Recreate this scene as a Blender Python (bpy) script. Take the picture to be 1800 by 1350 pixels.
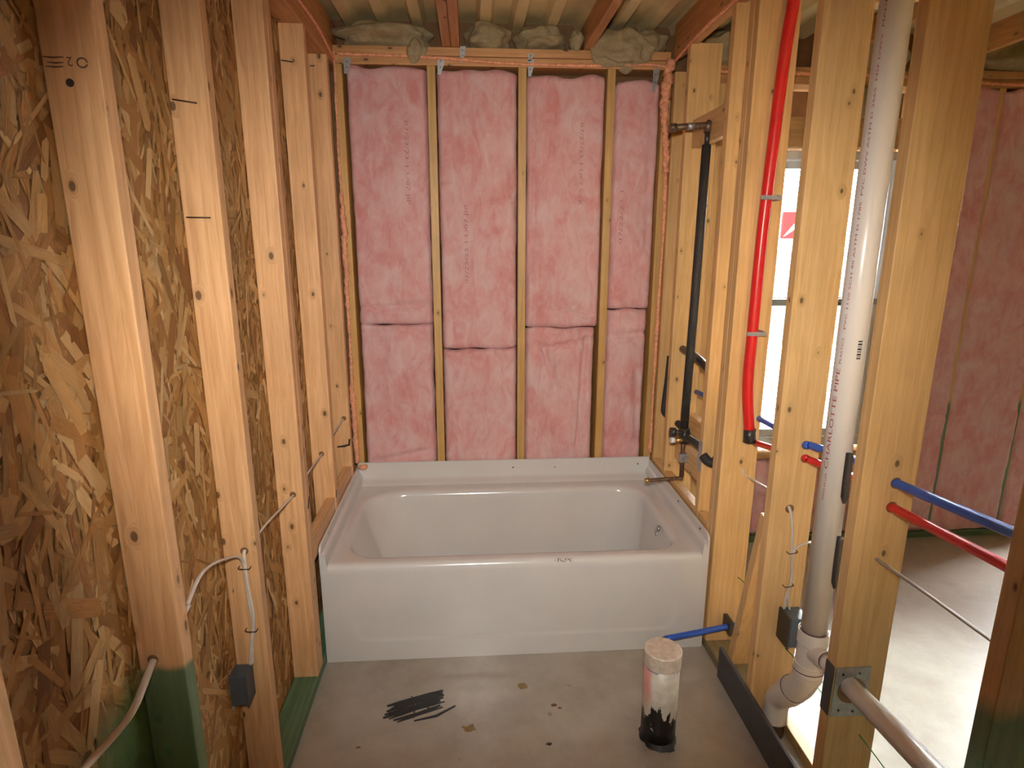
import bpy, bmesh, math, random
from mathutils import Vector, Matrix, noise
random.seed(7)
S = bpy.context.scene
for o in list(bpy.data.objects): bpy.data.objects.remove(o)
COL = S.collection

# ------------------------------------------------------------------ camera, world, lamps, exposure
cam = bpy.data.cameras.new('camera'); cam.sensor_width = 36.0; cam.lens = 1065.56*36/1800
cam.clip_start = .02; cam.clip_end = 200
camo = bpy.data.objects.new('camera', cam); COL.objects.link(camo)
RT = Vector((0.997782, -0.06655196, 0.00138526)); UP = Vector((0.01395809, 0.22952396, 0.97320292)); FW = Vector((0.06508651, 0.97102502, -0.22994381))
CAM = Vector((0.59441, -2.13859, 1.63563))
camo.matrix_world = Matrix(((RT.x, UP.x, -FW.x, CAM.x), (RT.y, UP.y, -FW.y, CAM.y), (RT.z, UP.z, -FW.z, CAM.z), (0, 0, 0, 1)))
S.camera = camo
W = bpy.data.worlds.new('overcast_sky'); S.world = W; W.use_nodes = True
bg = W.node_tree.nodes['Background']; bg.inputs[0].default_value = (.93, .97, 1.0, 1); bg.inputs[1].default_value = 105.0
S.view_settings.view_transform = 'Standard'; S.view_settings.look = 'None'; S.view_settings.gamma = 1
S.view_settings.use_curve_mapping = False; S.view_settings.exposure = 0.0
# the photographer's flash, just above the lens
fl = bpy.data.lights.new('camera_flash', 'SPOT'); fl.energy = 192; fl.color = (1.0, .94, .86)
fl.spot_size = math.radians(85); fl.spot_blend = 1.0; fl.shadow_soft_size = .05
flo = bpy.data.objects.new('camera_flash', fl); COL.objects.link(flo)
flo.matrix_world = camo.matrix_world.copy(); flo.location = CAM + UP*.14 - FW*.03
aim = (FW + UP*-.02).normalized(); flo.rotation_euler = aim.to_track_quat('-Z', 'Y').to_euler()

XR = 1.535      # bathroom face of the right-hand partition
YB = .85        # inner face of the back wall framing
D15 = .038; D35 = .089; D55 = .140

# ------------------------------------------------------------------ node helpers
def newmat(name):
    m = bpy.data.materials.new(name); m.use_nodes = True
    return m, m.node_tree, m.node_tree.nodes['Principled BSDF']
def nd(t, typ, **k):
    n = t.nodes.new(typ)
    for a, b in k.items(): setattr(n, a, b)
    return n
def lk(t, a, b): t.links.new(a, b)
def setin(n, d):
    for a, b in d.items(): n.inputs[a].default_value = b
def ramp(t, fac, stops):
    n = nd(t, 'ShaderNodeValToRGB'); cr = n.color_ramp
    cr.elements[0].position = stops[0][0]; cr.elements[0].color = (*stops[0][1], 1)
    cr.elements[1].position = stops[1][0]; cr.elements[1].color = (*stops[1][1], 1)
    for p, c in stops[2:]:
        e = cr.elements.new(p); e.color = (*c, 1)
    lk(t, fac, n.inputs[0]); return n.outputs[0]
def mix(t, f, a, b, mode='MIX'):
    n = nd(t, 'ShaderNodeMix', data_type='RGBA', blend_type=mode)
    for i, v in ((0, f), (6, a), (7, b)):
        if isinstance(v, (int, float)): n.inputs[i].default_value = v
        elif isinstance(v, tuple): n.inputs[i].default_value = (*v, 1)
        else: lk(t, v, n.inputs[i])
    return n.outputs[2]
def mth(t, op, a, b=0.0, c=0.0):
    n = nd(t, 'ShaderNodeMath', operation=op)
    for i, v in enumerate((a, b, c)):
        if isinstance(v, (int, float)): n.inputs[i].default_value = v
        else: lk(t, v, n.inputs[i])
    return n.outputs[0]
def sstep(t, v, a, b):
    n = nd(t, 'ShaderNodeMapRange', interpolation_type='SMOOTHSTEP'); lk(t, v, n.inputs[0])
    n.inputs[1].default_value = a; n.inputs[2].default_value = b; n.inputs[3].default_value = 0; n.inputs[4].default_value = 1
    return n.outputs[0]
def mapping(t, vec, scale):
    n = nd(t, 'ShaderNodeMapping'); n.inputs['Scale'].default_value = scale; lk(t, vec, n.inputs[0]); return n.outputs[0]
def noi(t, vec, scale, detail=3, rough=.55, dist=0):
    n = nd(t, 'ShaderNodeTexNoise'); setin(n, {'Scale': scale, 'Detail': detail, 'Roughness': rough, 'Distortion': dist}); lk(t, vec, n.inputs['Vector']); return n.outputs['Fac']
def bump(t, b, h, strength, dist):
    n = nd(t, 'ShaderNodeBump'); n.inputs['Strength'].default_value = strength; n.inputs['Distance'].default_value = dist
    lk(t, h, n.inputs['Height']); lk(t, n.outputs[0], b.inputs['Normal'])

def wood(name, axis, light, dark, rough=.45, green=None, knot=1.0):
    """sawn lumber, grain along `axis`; green = (height, softness): sprayed-on green wood treatment below that height"""
    m, t, b = newmat(name)
    tc = nd(t, 'ShaderNodeTexCoord'); oi = nd(t, 'ShaderNodeObjectInfo')
    off = nd(t, 'ShaderNodeVectorMath', operation='SCALE'); cx = nd(t, 'ShaderNodeCombineXYZ')
    for i in range(3): lk(t, oi.outputs['Random'], cx.inputs[i])
    lk(t, cx.outputs[0], off.inputs[0]); off.inputs['Scale'].default_value = 37.0
    add = nd(t, 'ShaderNodeVectorMath', operation='ADD'); lk(t, tc.outputs['Object'], add.inputs[0]); lk(t, off.outputs[0], add.inputs[1])
    v = add.outputs[0]
    sp = nd(t, 'ShaderNodeSeparateXYZ'); lk(t, v, sp.inputs[0])
    i = 'XYZ'.index(axis); o1, o2 = [k for k in range(3) if k != i]
    across = mth(t, 'ADD', sp.outputs[o1], mth(t, 'MULTIPLY', sp.outputs[o2], 1.37))
    kv = nd(t, 'ShaderNodeCombineXYZ'); lk(t, across, kv.inputs[0]); lk(t, mth(t, 'MULTIPLY', sp.outputs[i], .62), kv.inputs[1])
    vor = nd(t, 'ShaderNodeTexVoronoi', voronoi_dimensions='2D', feature='F1'); vor.inputs['Scale'].default_value = 10.5; lk(t, kv.outputs[0], vor.inputs['Vector'])
    d = vor.outputs['Distance']; spc = nd(t, 'ShaderNodeSeparateColor'); lk(t, vor.outputs['Color'], spc.inputs[0])
    size = mth(t, 'MULTIPLY', sstep(t, spc.outputs[0], .42, 1.0), .080*knot)
    kn = mth(t, 'SUBTRACT', 1.0, sstep(t, mth(t, 'SUBTRACT', d, size), -.02, .012))
    kn = mth(t, 'MULTIPLY', kn, mth(t, 'GREATER_THAN', size, .018))
    halo = mth(t, 'MULTIPLY', mth(t, 'SUBTRACT', 1.0, sstep(t, mth(t, 'SUBTRACT', d, size), 0, .13)), mth(t, 'GREATER_THAN', size, .018))
    sc = [1.0, 1.0, 1.0]; sc[i] = .07
    gv = mapping(t, v, tuple(sc))
    warp = nd(t, 'ShaderNodeVectorMath', operation='ADD'); lk(t, gv, warp.inputs[0])
    wc = nd(t, 'ShaderNodeCombineXYZ'); hw = mth(t, 'MULTIPLY', halo, .03); lk(t, hw, wc.inputs[0]); lk(t, hw, wc.inputs[1]); lk(t, hw, wc.inputs[2]); lk(t, wc.outputs[0], warp.inputs[1])
    g1 = noi(t, warp.outputs[0], 40, 5, .62, 1.0); g2 = noi(t, warp.outputs[0], 260, 3, .6); g3 = noi(t, v, 3.2, 2)
    wv = nd(t, 'ShaderNodeTexWave', wave_type='RINGS', rings_direction='XYZ'[i], wave_profile='SAW')
    setin(wv, {'Scale': 16, 'Distortion': 5.5, 'Detail': 2, 'Detail Scale': 1.3}); lk(t, warp.outputs[0], wv.inputs['Vector'])
    f = mth(t, 'ADD', mth(t, 'MULTIPLY', g1, .66), mth(t, 'ADD', mth(t, 'MULTIPLY', g2, .18), mth(t, 'MULTIPLY', wv.outputs['Fac'], .10)))
    c = ramp(t, f, [(.27, dark), (.60, light)])
    tint = mth(t, 'ADD', .80, mth(t, 'MULTIPLY', g3, .42))
    c = mix(t, 1.0, c, mix(t, 1.0, (1, 1, 1), tint, 'MULTIPLY'), 'MULTIPLY')
    rv = mth(t, 'ADD', .9, mth(t, 'MULTIPLY', oi.outputs['Random'], .2))
    c = mix(t, 1.0, c, rv, 'MULTIPLY')
    c = mix(t, mth(t, 'MULTIPLY', halo, .28), c, tuple(x*.62 for x in dark))
    c = mix(t, mth(t, 'MULTIPLY', kn, .85), c, tuple(x*.2 for x in dark))
    if green:
        z = nd(t, 'ShaderNodeSeparateXYZ'); ge = nd(t, 'ShaderNodeNewGeometry'); lk(t, ge.outputs['Position'], z.inputs[0])
        zz = mth(t, 'ADD', z.outputs[2], mth(t, 'MULTIPLY', mth(t, 'SUBTRACT', noi(t, tc.outputs['Object'], 14, 3), .5), .06))
        gm = mth(t, 'SUBTRACT', 1.0, sstep(t, zz, green[0]-green[1], green[0]+green[1]))
        c = mix(t, mth(t, 'MULTIPLY', gm, .86), c, mix(t, f, (.022, .085, .042), (.07, .27, .13)))
    lk(t, c, b.inputs['Base Color']); b.inputs['Roughness'].default_value = rough
    b.inputs['Specular IOR Level'].default_value = .45
    bump(t, b, f, .3, .004)
    return m

def plain(name, col, rough=.5, metal=0, var=.12, scale=30, spec=.5, bmp=0, coat=0):
    m, t, b = newmat(name); tc = nd(t, 'ShaderNodeTexCoord')
    n = noi(t, tc.outputs['Object'], scale, 4)
    c = ramp(t, n, [(.3, tuple(x*(1-var) for x in col)), (.7, tuple(min(1, x*(1+var)) for x in col))])
    lk(t, c, b.inputs['Base Color']); b.inputs['Roughness'].default_value = rough; b.inputs['Metallic'].default_value = metal
    b.inputs['Specular IOR Level'].default_value = spec
    if coat: b.inputs['Coat Weight'].default_value = coat; b.inputs['Coat Roughness'].default_value = .08
    if bmp: bump(t, b, n, .5, bmp)
    return m

M = {}
L1, K1 = (.80, .48, .24), (.55, .28, .115)
L2, K2 = (.75, .48, .21), (.56, .32, .115)
M['wz'] = wood('stud_wood', 'Z', L1, K1)
M['wzg'] = wood('stud_wood_green_base', 'Z', L1, K1, green=(.785, .012))
M['wzr'] = wood('partition_stud_wood', 'Z', L2, K2, knot=.78)
M['wzrg'] = wood('partition_stud_wood_green_base', 'Z', L2, K2, green=(.80, .03), knot=.78)
M['wzb'] = wood('back_stud_wood', 'Z', (.60, .37, .13), (.46, .25, .07), knot=.6)
M['wy'] = wood('lumber_along_depth', 'Y', (.55, .28, .11), (.36, .15, .05))
M['wz2'] = wood('ledger_wood', 'Y', L1, K1)
M['wyl'] = wood('pale_lumber_along_depth', 'Y', L2, K2)
M['wx'] = wood('plate_lumber', 'X', (.60, .33, .14), (.42, .2, .07))
M['wxl'] = wood('header_lumber', 'X', (.58, .36, .15), (.42, .22, .08))
M['treated'] = wood('green_treated_lumber', 'Y', (.16, .27, .14), (.07, .15, .08), knot=.4)
M['treatedx'] = wood('green_treated_plate', 'X', (.14, .22, .11), (.06, .12, .06), knot=.4)
M['olive'] = wood('dull_olive_lumber', 'Y', (.24, .19, .09), (.13, .10, .045), knot=.4)
M['white_pvc'] = plain('white_pvc', (.78, .74, .70), .28, var=.02, scale=6)
M['blue_pex'] = plain('blue_pex', (.03, .11, .52), .3, var=.05)
M['red_pex'] = plain('red_pex', (.62, .02, .02), .28, var=.06)
M['black_rubber'] = plain('black_foam_rubber', (.028, .026, .025), .7, var=.3, scale=120, bmp=.002)
M['black_plastic'] = plain('black_plastic', (.03, .028, .028), .32, var=.15)
M['steel'] = plain('galvanised_steel', (.45, .47, .48), .42, .75, var=.2, scale=60)
M['darksteel'] = plain('weathered_copper', (.17, .105, .065), .45, .55, var=.45, scale=90)
M['brass'] = plain('brass', (.62, .42, .16), .35, .9, var=.2)
M['box'] = plain('grey_box_plastic', (.075, .092, .108), .5, var=.08)
M['cable'] = plain('white_cable_sheath', (.66, .58, .50), .5, var=.06)
M['greywire'] = plain('grey_cable_sheath', (.34, .30, .27), .5, var=.1)
M['greenwire'] = plain('green_wire', (.04, .22, .03), .5, var=.2)
M['nail'] = plain('rusty_nail', (.08, .05, .035), .5, .6, var=.3)
M['screw'] = plain('zinc_screw', (.5, .5, .5), .3, .9)
M['clip'] = plain('grey_clamp_plastic', (.33, .31, .30), .5)
M['vinyl'] = plain('white_vinyl', (.82, .84, .84), .35, var=.02)
M['gasket'] = plain('grey_meeting_rail', (.35, .38, .38), .4)
M['membrane'] = plain('charcoal_membrane', (.075, .072, .075), .6, var=.12, scale=25)
M['foam'] = plain('orange_foam', (.80, .36, .20), .7, var=.25, scale=70, bmp=.004)
M['fluff'] = plain('cream_fibreglass', (.66, .53, .31), .95, var=.18, scale=26, spec=.03, bmp=.02)
M['ceil'] = plain('cream_roof_steel', (.74, .61, .33), .5, var=.10, scale=5)
M['ink_red'] = plain('red_print', (.42, .06, .08), .6, var=.2, scale=200)
M['ink_grey'] = plain('faded_grey_print', (.47, .235, .225), .9, var=.35, scale=60, spec=.05)
M['ink_black'] = plain('black_print', (.03, .03, .03), .6)
M['ink_stamp'] = plain('brown_stamp_ink', (.16, .075, .04), .7, var=.3, scale=300)
M['scribble'] = plain('black_spray_paint', (.012, .011, .011), .5, var=.5, scale=50)
M['osbbase'] = plain('strand_board_core', (.30, .155, .05), .6, var=.35, scale=18)
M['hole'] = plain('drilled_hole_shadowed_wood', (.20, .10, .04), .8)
M['marker'] = plain('black_marker', (.035, .028, .022), .6, var=.3)

def mat_fluff():
    m, t, b = newmat('cream_fibreglass_wool'); tc = nd(t, 'ShaderNodeTexCoord'); v = tc.outputs['Object']
    a = noi(t, v, 13, 4, .6, .8); f = noi(t, v, 130, 5, .75, 1.5)
    c = ramp(t, mth(t, 'ADD', mth(t, 'MULTIPLY', a, .6), mth(t, 'MULTIPLY', f, .4)), [(.34, (.50, .39, .21)), (.62, (.72, .60, .37))])
    lk(t, c, b.inputs['Base Color']); b.inputs['Roughness'].default_value = 1.0; b.inputs['Specular IOR Level'].default_value = .0
    bump(t, b, f, .9, .012); return m
M['fluff'] = mat_fluff()
def mat_pink():
    m, t, b = newmat('pink_fibreglass'); ge = nd(t, 'ShaderNodeNewGeometry'); v = ge.outputs['Position']
    a = noi(t, v, 5.5, 5, .6, .5); sv = mapping(t, v, (1, 1, .45)); c2 = noi(t, sv, 17, 5, .65, 1.2); f = noi(t, v, 150, 4, .7)
    h = mth(t, 'ADD', mth(t, 'MULTIPLY', a, .5), mth(t, 'MULTIPLY', c2, .5))
    c = ramp(t, h, [(.36, (.62, .23, .215)), (.48, (.68, .36, .355)), (.60, (.72, .50, .49))])
    c = mix(t, mth(t, 'MULTIPLY', f, .35), c, (.72, .45, .45))
    lk(t, c, b.inputs['Base Color']); b.inputs['Roughness'].default_value = .95; b.inputs['Specular IOR Level'].default_value = .03
    b.inputs['Sheen Weight'].default_value = .15; b.inputs['Sheen Roughness'].default_value = .6
    bump(t, b, mth(t, 'ADD', mth(t, 'MULTIPLY', f, .3), c2), .5, .012); return m
M['pink'] = mat_pink()

def mat_osb():
    m, t, b = newmat('osb_strands'); at = nd(t, 'ShaderNodeAttribute', attribute_name='strand'); uv = nd(t, 'ShaderNodeUVMap')
    gv = mapping(t, uv.outputs[0], (1, .07, 1)); g = noi(t, gv, 330, 4, .65)
    c = mix(t, 1.0, at.outputs['Color'], mix(t, g, (.66, .60, .54), (1.25, 1.25, 1.25)), 'MULTIPLY')
    ge = nd(t, 'ShaderNodeNewGeometry'); sp = nd(t, 'ShaderNodeSeparateXYZ'); lk(t, ge.outputs['Position'], sp.inputs[0])
    n = mth(t, 'MULTIPLY', mth(t, 'SUBTRACT', noi(t, ge.outputs['Position'], 7, 4), .5), .22)
    zz = mth(t, 'ADD', sp.outputs[2], n)
    gm = mth(t, 'SUBTRACT', 1.0, sstep(t, zz, .68, .84))
    gy = mth(t, 'MULTIPLY', sstep(t, mth(t, 'ADD', sp.outputs[1], n), -1.32, -1.12), mth(t, 'SUBTRACT', 1.0, sstep(t, sp.outputs[1], -.95, -.9)))
    c = mix(t, mth(t, 'MULTIPLY', mth(t, 'MULTIPLY', gm, gy), .85), c, mix(t, g, (.014, .06, .022), (.07, .24, .08)))
    lk(t, c, b.inputs['Base Color']); b.inputs['Roughness'].default_value = .5; b.inputs['Specular IOR Level'].default_value = .3
    bump(t, b, g, .3, .003); return m
M['osb'] = mat_osb()

def mat_concrete():
    m, t, b = newmat('concrete_slab'); ge = nd(t, 'ShaderNodeNewGeometry'); v = ge.outputs['Position']
    a = noi(t, v, 1.7, 5, .6, .6); c2 = noi(t, v, 9, 5, .65); f = noi(t, v, 120, 3)
    sv = mapping(t, v, (1, 6, 1)); tr = noi(t, sv, 2.2, 5, .7, 1.0)
    h = mth(t, 'ADD', mth(t, 'MULTIPLY', a, .55), mth(t, 'MULTIPLY', c2, .45))
    c = ramp(t, h, [(.36, (.29, .235, .18)), (.62, (.42, .375, .315))])
    c = mix(t, mth(t, 'MULTIPLY', f, .3), c, (.44, .40, .34))
    c = mix(t, mth(t, 'MULTIPLY', sstep(t, tr, .62, .72), .25), c, (.30, .24, .18))
    sp = noi(t, v, 23, 2, .4); c = mix(t, mth(t, 'MULTIPLY', sstep(t, sp, .73, .78), .65), c, (.22, .15, .08))
    lk(t, c, b.inputs['Base Color']); b.inputs['Roughness'].default_value = .30; b.inputs['Specular IOR Level'].default_value = .75
    bump(t, b, c2, .05, .004); return m
M['concrete'] = mat_concrete()

def mat_tub():
    m, t, b = newmat('white_acrylic'); ge = nd(t, 'ShaderNodeNewGeometry'); v = ge.outputs['Position']
    n = noi(t, v, 4, 4); n2 = noi(t, v, 60, 4, .6)
    c = ramp(t, n, [(.3, (.63, .61, .59)), (.7, (.67, .65, .63))])
    c = mix(t, mth(t, 'MULTIPLY', sstep(t, n2, .68, .74), .18), c, (.45, .36, .28))
    # rust smear on the front rim
    s = nd(t, 'ShaderNodeSeparateXYZ'); lk(t, v, s.inputs[0])
    dx = mth(t, 'MULTIPLY', mth(t, 'SUBTRACT', s.outputs[0], .945), 25.0); dy = mth(t, 'MULTIPLY', mth(t, 'SUBTRACT', s.outputs[1], .006), 110.0)
    r = mth(t, 'ADD', mth(t, 'MULTIPLY', dx, dx), mth(t, 'MULTIPLY', dy, dy))
    zt = mth(t, 'GREATER_THAN', s.outputs[2], .405)
    rm = mth(t, 'MULTIPLY', mth(t, 'MULTIPLY', mth(t, 'SUBTRACT', 1.0, sstep(t, r, .4, 1.4)), sstep(t, noi(t, v, 170, 3), .5, .58)), zt)
    c = mix(t, rm, c, (.16, .06, .03))
    lk(t, c, b.inputs['Base Color']); b.inputs['Roughness'].default_value = .18; b.inputs['Coat Weight'].default_value = .35; b.inputs['Coat Roughness'].default_value = .05
    return m
M['tub'] = mat_tub()

def mat_stub():
    m, t, b = newmat('painted_floor_pipe'); ge = nd(t, 'ShaderNodeNewGeometry'); v = ge.outputs['Position']; s = nd(t, 'ShaderNodeSeparateXYZ'); lk(t, v, s.inputs[0])
    sv = mapping(t, v, (1, 1, .42)); n = noi(t, sv, 26, 4, .62, .8)
    edge = mth(t, 'ADD', s.outputs[2], mth(t, 'MULTIPLY', mth(t, 'SUBTRACT', n, .5), .34))
    blk = mth(t, 'SUBTRACT', 1.0, sstep(t, edge, .112, .120))
    c = ramp(t, noi(t, v, 40, 4), [(.3, (.60, .55, .45)), (.7, (.74, .70, .62))])
    redm = mth(t, 'MULTIPLY', mth(t, 'SUBTRACT', 1.0, sstep(t, s.outputs[0], 1.152, 1.165)), sstep(t, mth(t, 'ADD', s.outputs[2], mth(t, 'MULTIPLY', n, .1)), .16, .26))
    c = mix(t, mth(t, 'MULTIPLY', redm, .65), c, (.70, .16, .14))
    bl = mth(t, 'MULTIPLY', mth(t, 'SUBTRACT', 1.0, sstep(t, mth(t, 'ABSOLUTE', mth(t, 'SUBTRACT', s.outputs[2], .288)), .006, .010)), sstep(t, n, .45, .55))
    c = mix(t, mth(t, 'MULTIPLY', bl, .7), c, (.14, .15, .28))
    c = mix(t, blk, c, (.012, .011, .011))
    lk(t, c, b.inputs['Base Color']); b.inputs['Roughness'].default_value = .4; return m
M['stub'] = mat_stub()

def mat_brick():
    m, t, b = newmat('pale_far_brick'); tc = nd(t, 'ShaderNodeTexCoord'); br = nd(t, 'ShaderNodeTexBrick')
    sw = nd(t, 'ShaderNodeSeparateXYZ'); cb = nd(t, 'ShaderNodeCombineXYZ'); lk(t, tc.outputs['Object'], sw.inputs[0]); lk(t, sw.outputs[0], cb.inputs[0]); lk(t, sw.outputs[2], cb.inputs[1])
    lk(t, cb.outputs[0], br.inputs['Vector']); setin(br, {'Color1': (.026, .018, .0105, 1), 'Color2': (.031, .023, .0145, 1), 'Mortar': (.04, .036, .032, 1), 'Scale': 2.2, 'Mortar Size': .02})
    lk(t, br.outputs[0], b.inputs['Base Color']); return m
M['brick'] = mat_brick()
M['signred'] = plain('red_sign_paint', (.13, .002, .002), .5, var=.02, spec=.02); M['signwhite'] = plain('white_sign_paint', (.9, .9, .9), .5)
M['ground'] = plain('pale_gravel', (.55, .52, .46), .9, scale=2)
def mat_glass():
    m = bpy.data.materials.new('window_glass'); m.use_nodes = True; t = m.node_tree; t.nodes.clear()
    out = nd(t, 'ShaderNodeOutputMaterial'); tr = nd(t, 'ShaderNodeBsdfTransparent'); gl = nd(t, 'ShaderNodeBsdfGlossy'); mx = nd(t, 'ShaderNodeMixShader'); fr = nd(t, 'ShaderNodeFresnel')
    tr.inputs[0].default_value = (.94, .97, .95, 1); gl.inputs['Roughness'].default_value = .02; fr.inputs[0].default_value = 1.45
    lk(t, fr.outputs[0], mx.inputs[0]); lk(t, tr.outputs[0], mx.inputs[1]); lk(t, gl.outputs[0], mx.inputs[2]); lk(t, mx.outputs[0], out.inputs[0]); return m
M['glass'] = mat_glass()

# ------------------------------------------------------------------ object helpers
def link(name, me, mat, parent=None, loc=None, smooth=False):
    o = bpy.data.objects.new(name, me); COL.objects.link(o)
    if mat is not None and not me.materials: me.materials.append(M[mat] if isinstance(mat, str) else mat)
    if smooth: me.polygons.foreach_set('use_smooth', [True]*len(me.polygons))
    if loc is not None: o.location = loc
    if parent is not None:
        o.parent = parent; pl = Vector(parent.location)
        gp = parent.parent
        while gp: pl += gp.location; gp = gp.parent
        o.location = Vector(o.location) - pl
    return o
def tag(o, label, cat, group=None, kind=None):
    if label: o['label'] = label
    if cat: o['category'] = cat
    if group: o['group'] = group
    if kind: o['kind'] = kind
    return o
def empty(name, loc):
    o = bpy.data.objects.new(name, None); COL.objects.link(o); o.location = loc; o.empty_display_size = .1; return o
def bm_mesh(bm, name='mesh'):
    me = bpy.data.meshes.new(name); bm.to_mesh(me); bm.free(); return me
def add_box(bm, b, bev=0.0, seg=2):
    x0, x1, y0, y1, z0, z1 = b
    r = bmesh.ops.create_cube(bm, size=1); vs = r['verts']
    for v in vs: v.co = Vector(((x0+x1)/2+v.co.x*(x1-x0), (y0+y1)/2+v.co.y*(y1-y0), (z0+z1)/2+v.co.z*(z1-z0)))
    if bev:
        es = list({e for v in vs for e in v.link_edges})
        bmesh.ops.bevel(bm, geom=es, offset=bev, segments=seg, profile=.6, affect='EDGES')
def box(name, b, mat, parent=None, bev=.002, seg=2):
    x0, x1, y0, y1, z0, z1 = b; c = Vector(((x0+x1)/2, (y0+y1)/2, z0))
    bm = bmesh.new(); add_box(bm, (x0-c.x, x1-c.x, y0-c.y, y1-c.y, 0, z1-z0), bev, seg)
    return link(name, bm_mesh(bm, name), mat, parent, c)
def lumber(name, b, mat, parent, ease=.0035): return box(name, b, mat, parent, ease, 3)
def smooth_path(pts, n=8):
    P = [Vector(p) for p in pts]
    if len(P) < 3: return P
    out = []; Q = [P[0]*2-P[1]] + P + [P[-1]*2-P[-2]]
    for i in range(1, len(Q)-2):
        a, b, c, d = Q[i-1:i+3]
        for k in range(n):
            s = k/n; out.append(.5*((2*b)+(c-a)*s+(2*a-5*b+4*c-d)*s*s+(-a+3*b-3*c+d)*s**3))
    out.append(P[-1]); return out
def add_tube(bm, path, rad, seg=14, caps=True, flat=1.0, bumpy=0, seed=0):
    P = [Vector(p) for p in path]; n = len(P); rings = []; prev = None
    for i, p in enumerate(P):
        tg = (P[min(i+1, n-1)]-P[max(i-1, 0)]).normalized()
        if prev is None:
            ref = Vector((0, 0, 1)) if abs(tg.z) < .9 else Vector((1, 0, 0)); u = tg.cross(ref).normalized()
        else: u = (prev - tg*prev.dot(tg)).normalized()
        prev = u; w = tg.cross(u).normalized()
        r = rad(i/(n-1)) if callable(rad) else rad
        ring = []
        for k in range(seg):
            a = 2*math.pi*k/seg; d = u*math.cos(a)*r + w*math.sin(a)*r*flat
            if bumpy:
                q = (p+d)*48+Vector((seed, seed, 0)); d = d*(1+bumpy*noise.noise(q)+bumpy*.6*noise.noise(q*2.3))
            ring.append(bm.verts.new(p+d))
        rings.append(ring)
    for i in range(n-1):
        for k in range(seg): bm.faces.new((rings[i][k], rings[i][(k+1) % seg], rings[i+1][(k+1) % seg], rings[i+1][k]))
    if caps: bm.faces.new(rings[0][::-1]); bm.faces.new(rings[-1])
def tube(name, pts, rad, mat, parent=None, n=8, seg=14, flat=1.0, bumpy=0, seed=0, straight=False):
    path = [Vector(p) for p in pts] if straight else smooth_path(pts, n)
    c = path[0].copy(); bm = bmesh.new(); add_tube(bm, [p-c for p in path], rad, seg, True, flat, bumpy, seed)
    o = link(name, bm_mesh(bm, name), mat, parent, c); me = o.data
    me.polygons.foreach_set('use_smooth', [len(p.vertices) == 4 for p in me.polygons]); return o
def poly_prism(name, pts, axis, a, b, mat, parent=None, bev=0.0):
    """extrude polygon given in the two other axes from a to b along axis"""
    i = 'xyz'.index(axis); o1, o2 = [k for k in range(3) if k != i]
    def mk(p, h):
        v = [0, 0, 0]; v[i] = h; v[o1] = p[0]; v[o2] = p[1]; return Vector(v)
    c = mk(pts[0], a); bm = bmesh.new(); A = [bm.verts.new(mk(p, a)-c) for p in pts]; B = [bm.verts.new(mk(p, b)-c) for p in pts]
    n = len(pts); bm.faces.new(A); bm.faces.new(B[::-1])
    for k in range(n): bm.faces.new((A[k], B[k], B[(k+1) % n], A[(k+1) % n]))
    bmesh.ops.recalc_face_normals(bm, faces=bm.faces)
    if bev: bmesh.ops.bevel(bm, geom=list(bm.edges), offset=bev, segments=2, affect='EDGES')
    return link(name, bm_mesh(bm, name), mat, parent, c)
def text_mesh(s, size):
    cu = bpy.data.curves.new('lettering', 'FONT'); cu.body = s; cu.size = size; cu.resolution_u = 2
    o = bpy.data.objects.new('lettering', cu); COL.objects.link(o); bpy.context.view_layer.update()
    me = bpy.data.meshes.new_from_object(o.evaluated_get(bpy.context.evaluated_depsgraph_get())); bpy.data.objects.remove(o); bpy.data.curves.remove(cu)
    return me
def flat_text(name, s, size, origin, xdir, ydir, mat, parent=None, stretch=1.0):
    me = text_mesh(s, size); X = Vector(xdir).normalized(); Y = Vector(ydir).normalized(); me.materials.clear()
    for v in me.vertices: v.co = X*v.co.x*stretch + Y*v.co.y
    return link(name, me, mat, parent, Vector(origin))
def circle_disc(name, c, nrm, r, mat, parent=None, th=.002, seg=16, sx=1.0):
    n = Vector(nrm).normalized(); return tube(name, [Vector(c), Vector(c)+n*th], r, mat, parent, seg=seg, straight=True, flat=sx)

def paint_mark(name, pts, w, parent, nrm, mat='marker'):
    P = [Vector(p) for p in pts]; n = Vector(nrm).normalized(); bm = bmesh.new(); prev = None
    for i, p in enumerate(P):
        t = (P[min(i+1, len(P)-1)]-P[max(i-1, 0)]).normalized(); s = t.cross(n).normalized()*w*(.55 if i in (0, len(P)-1) else 1)*.5
        q = [bm.verts.new(p+s-P[0]), bm.verts.new(p+s+n*.0006-P[0]), bm.verts.new(p-s+n*.0006-P[0]), bm.verts.new(p-s-P[0])]
        if prev:
            for k in range(3): bm.faces.new((prev[k], prev[k+1], q[k+1], q[k]))
        prev = q
    bmesh.ops.recalc_face_normals(bm, faces=bm.faces)
    return link(name, bm_mesh(bm, name), mat, parent, P[0])

# ================================================================== THE SETTING
floor = box('floor', (-.3, 6.2, -4.4, 1.0, -.12, 0), 'concrete', None, 0); tag(floor, 'bare concrete slab floor with brown stains and trowel marks', 'floor', kind='structure')

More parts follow.
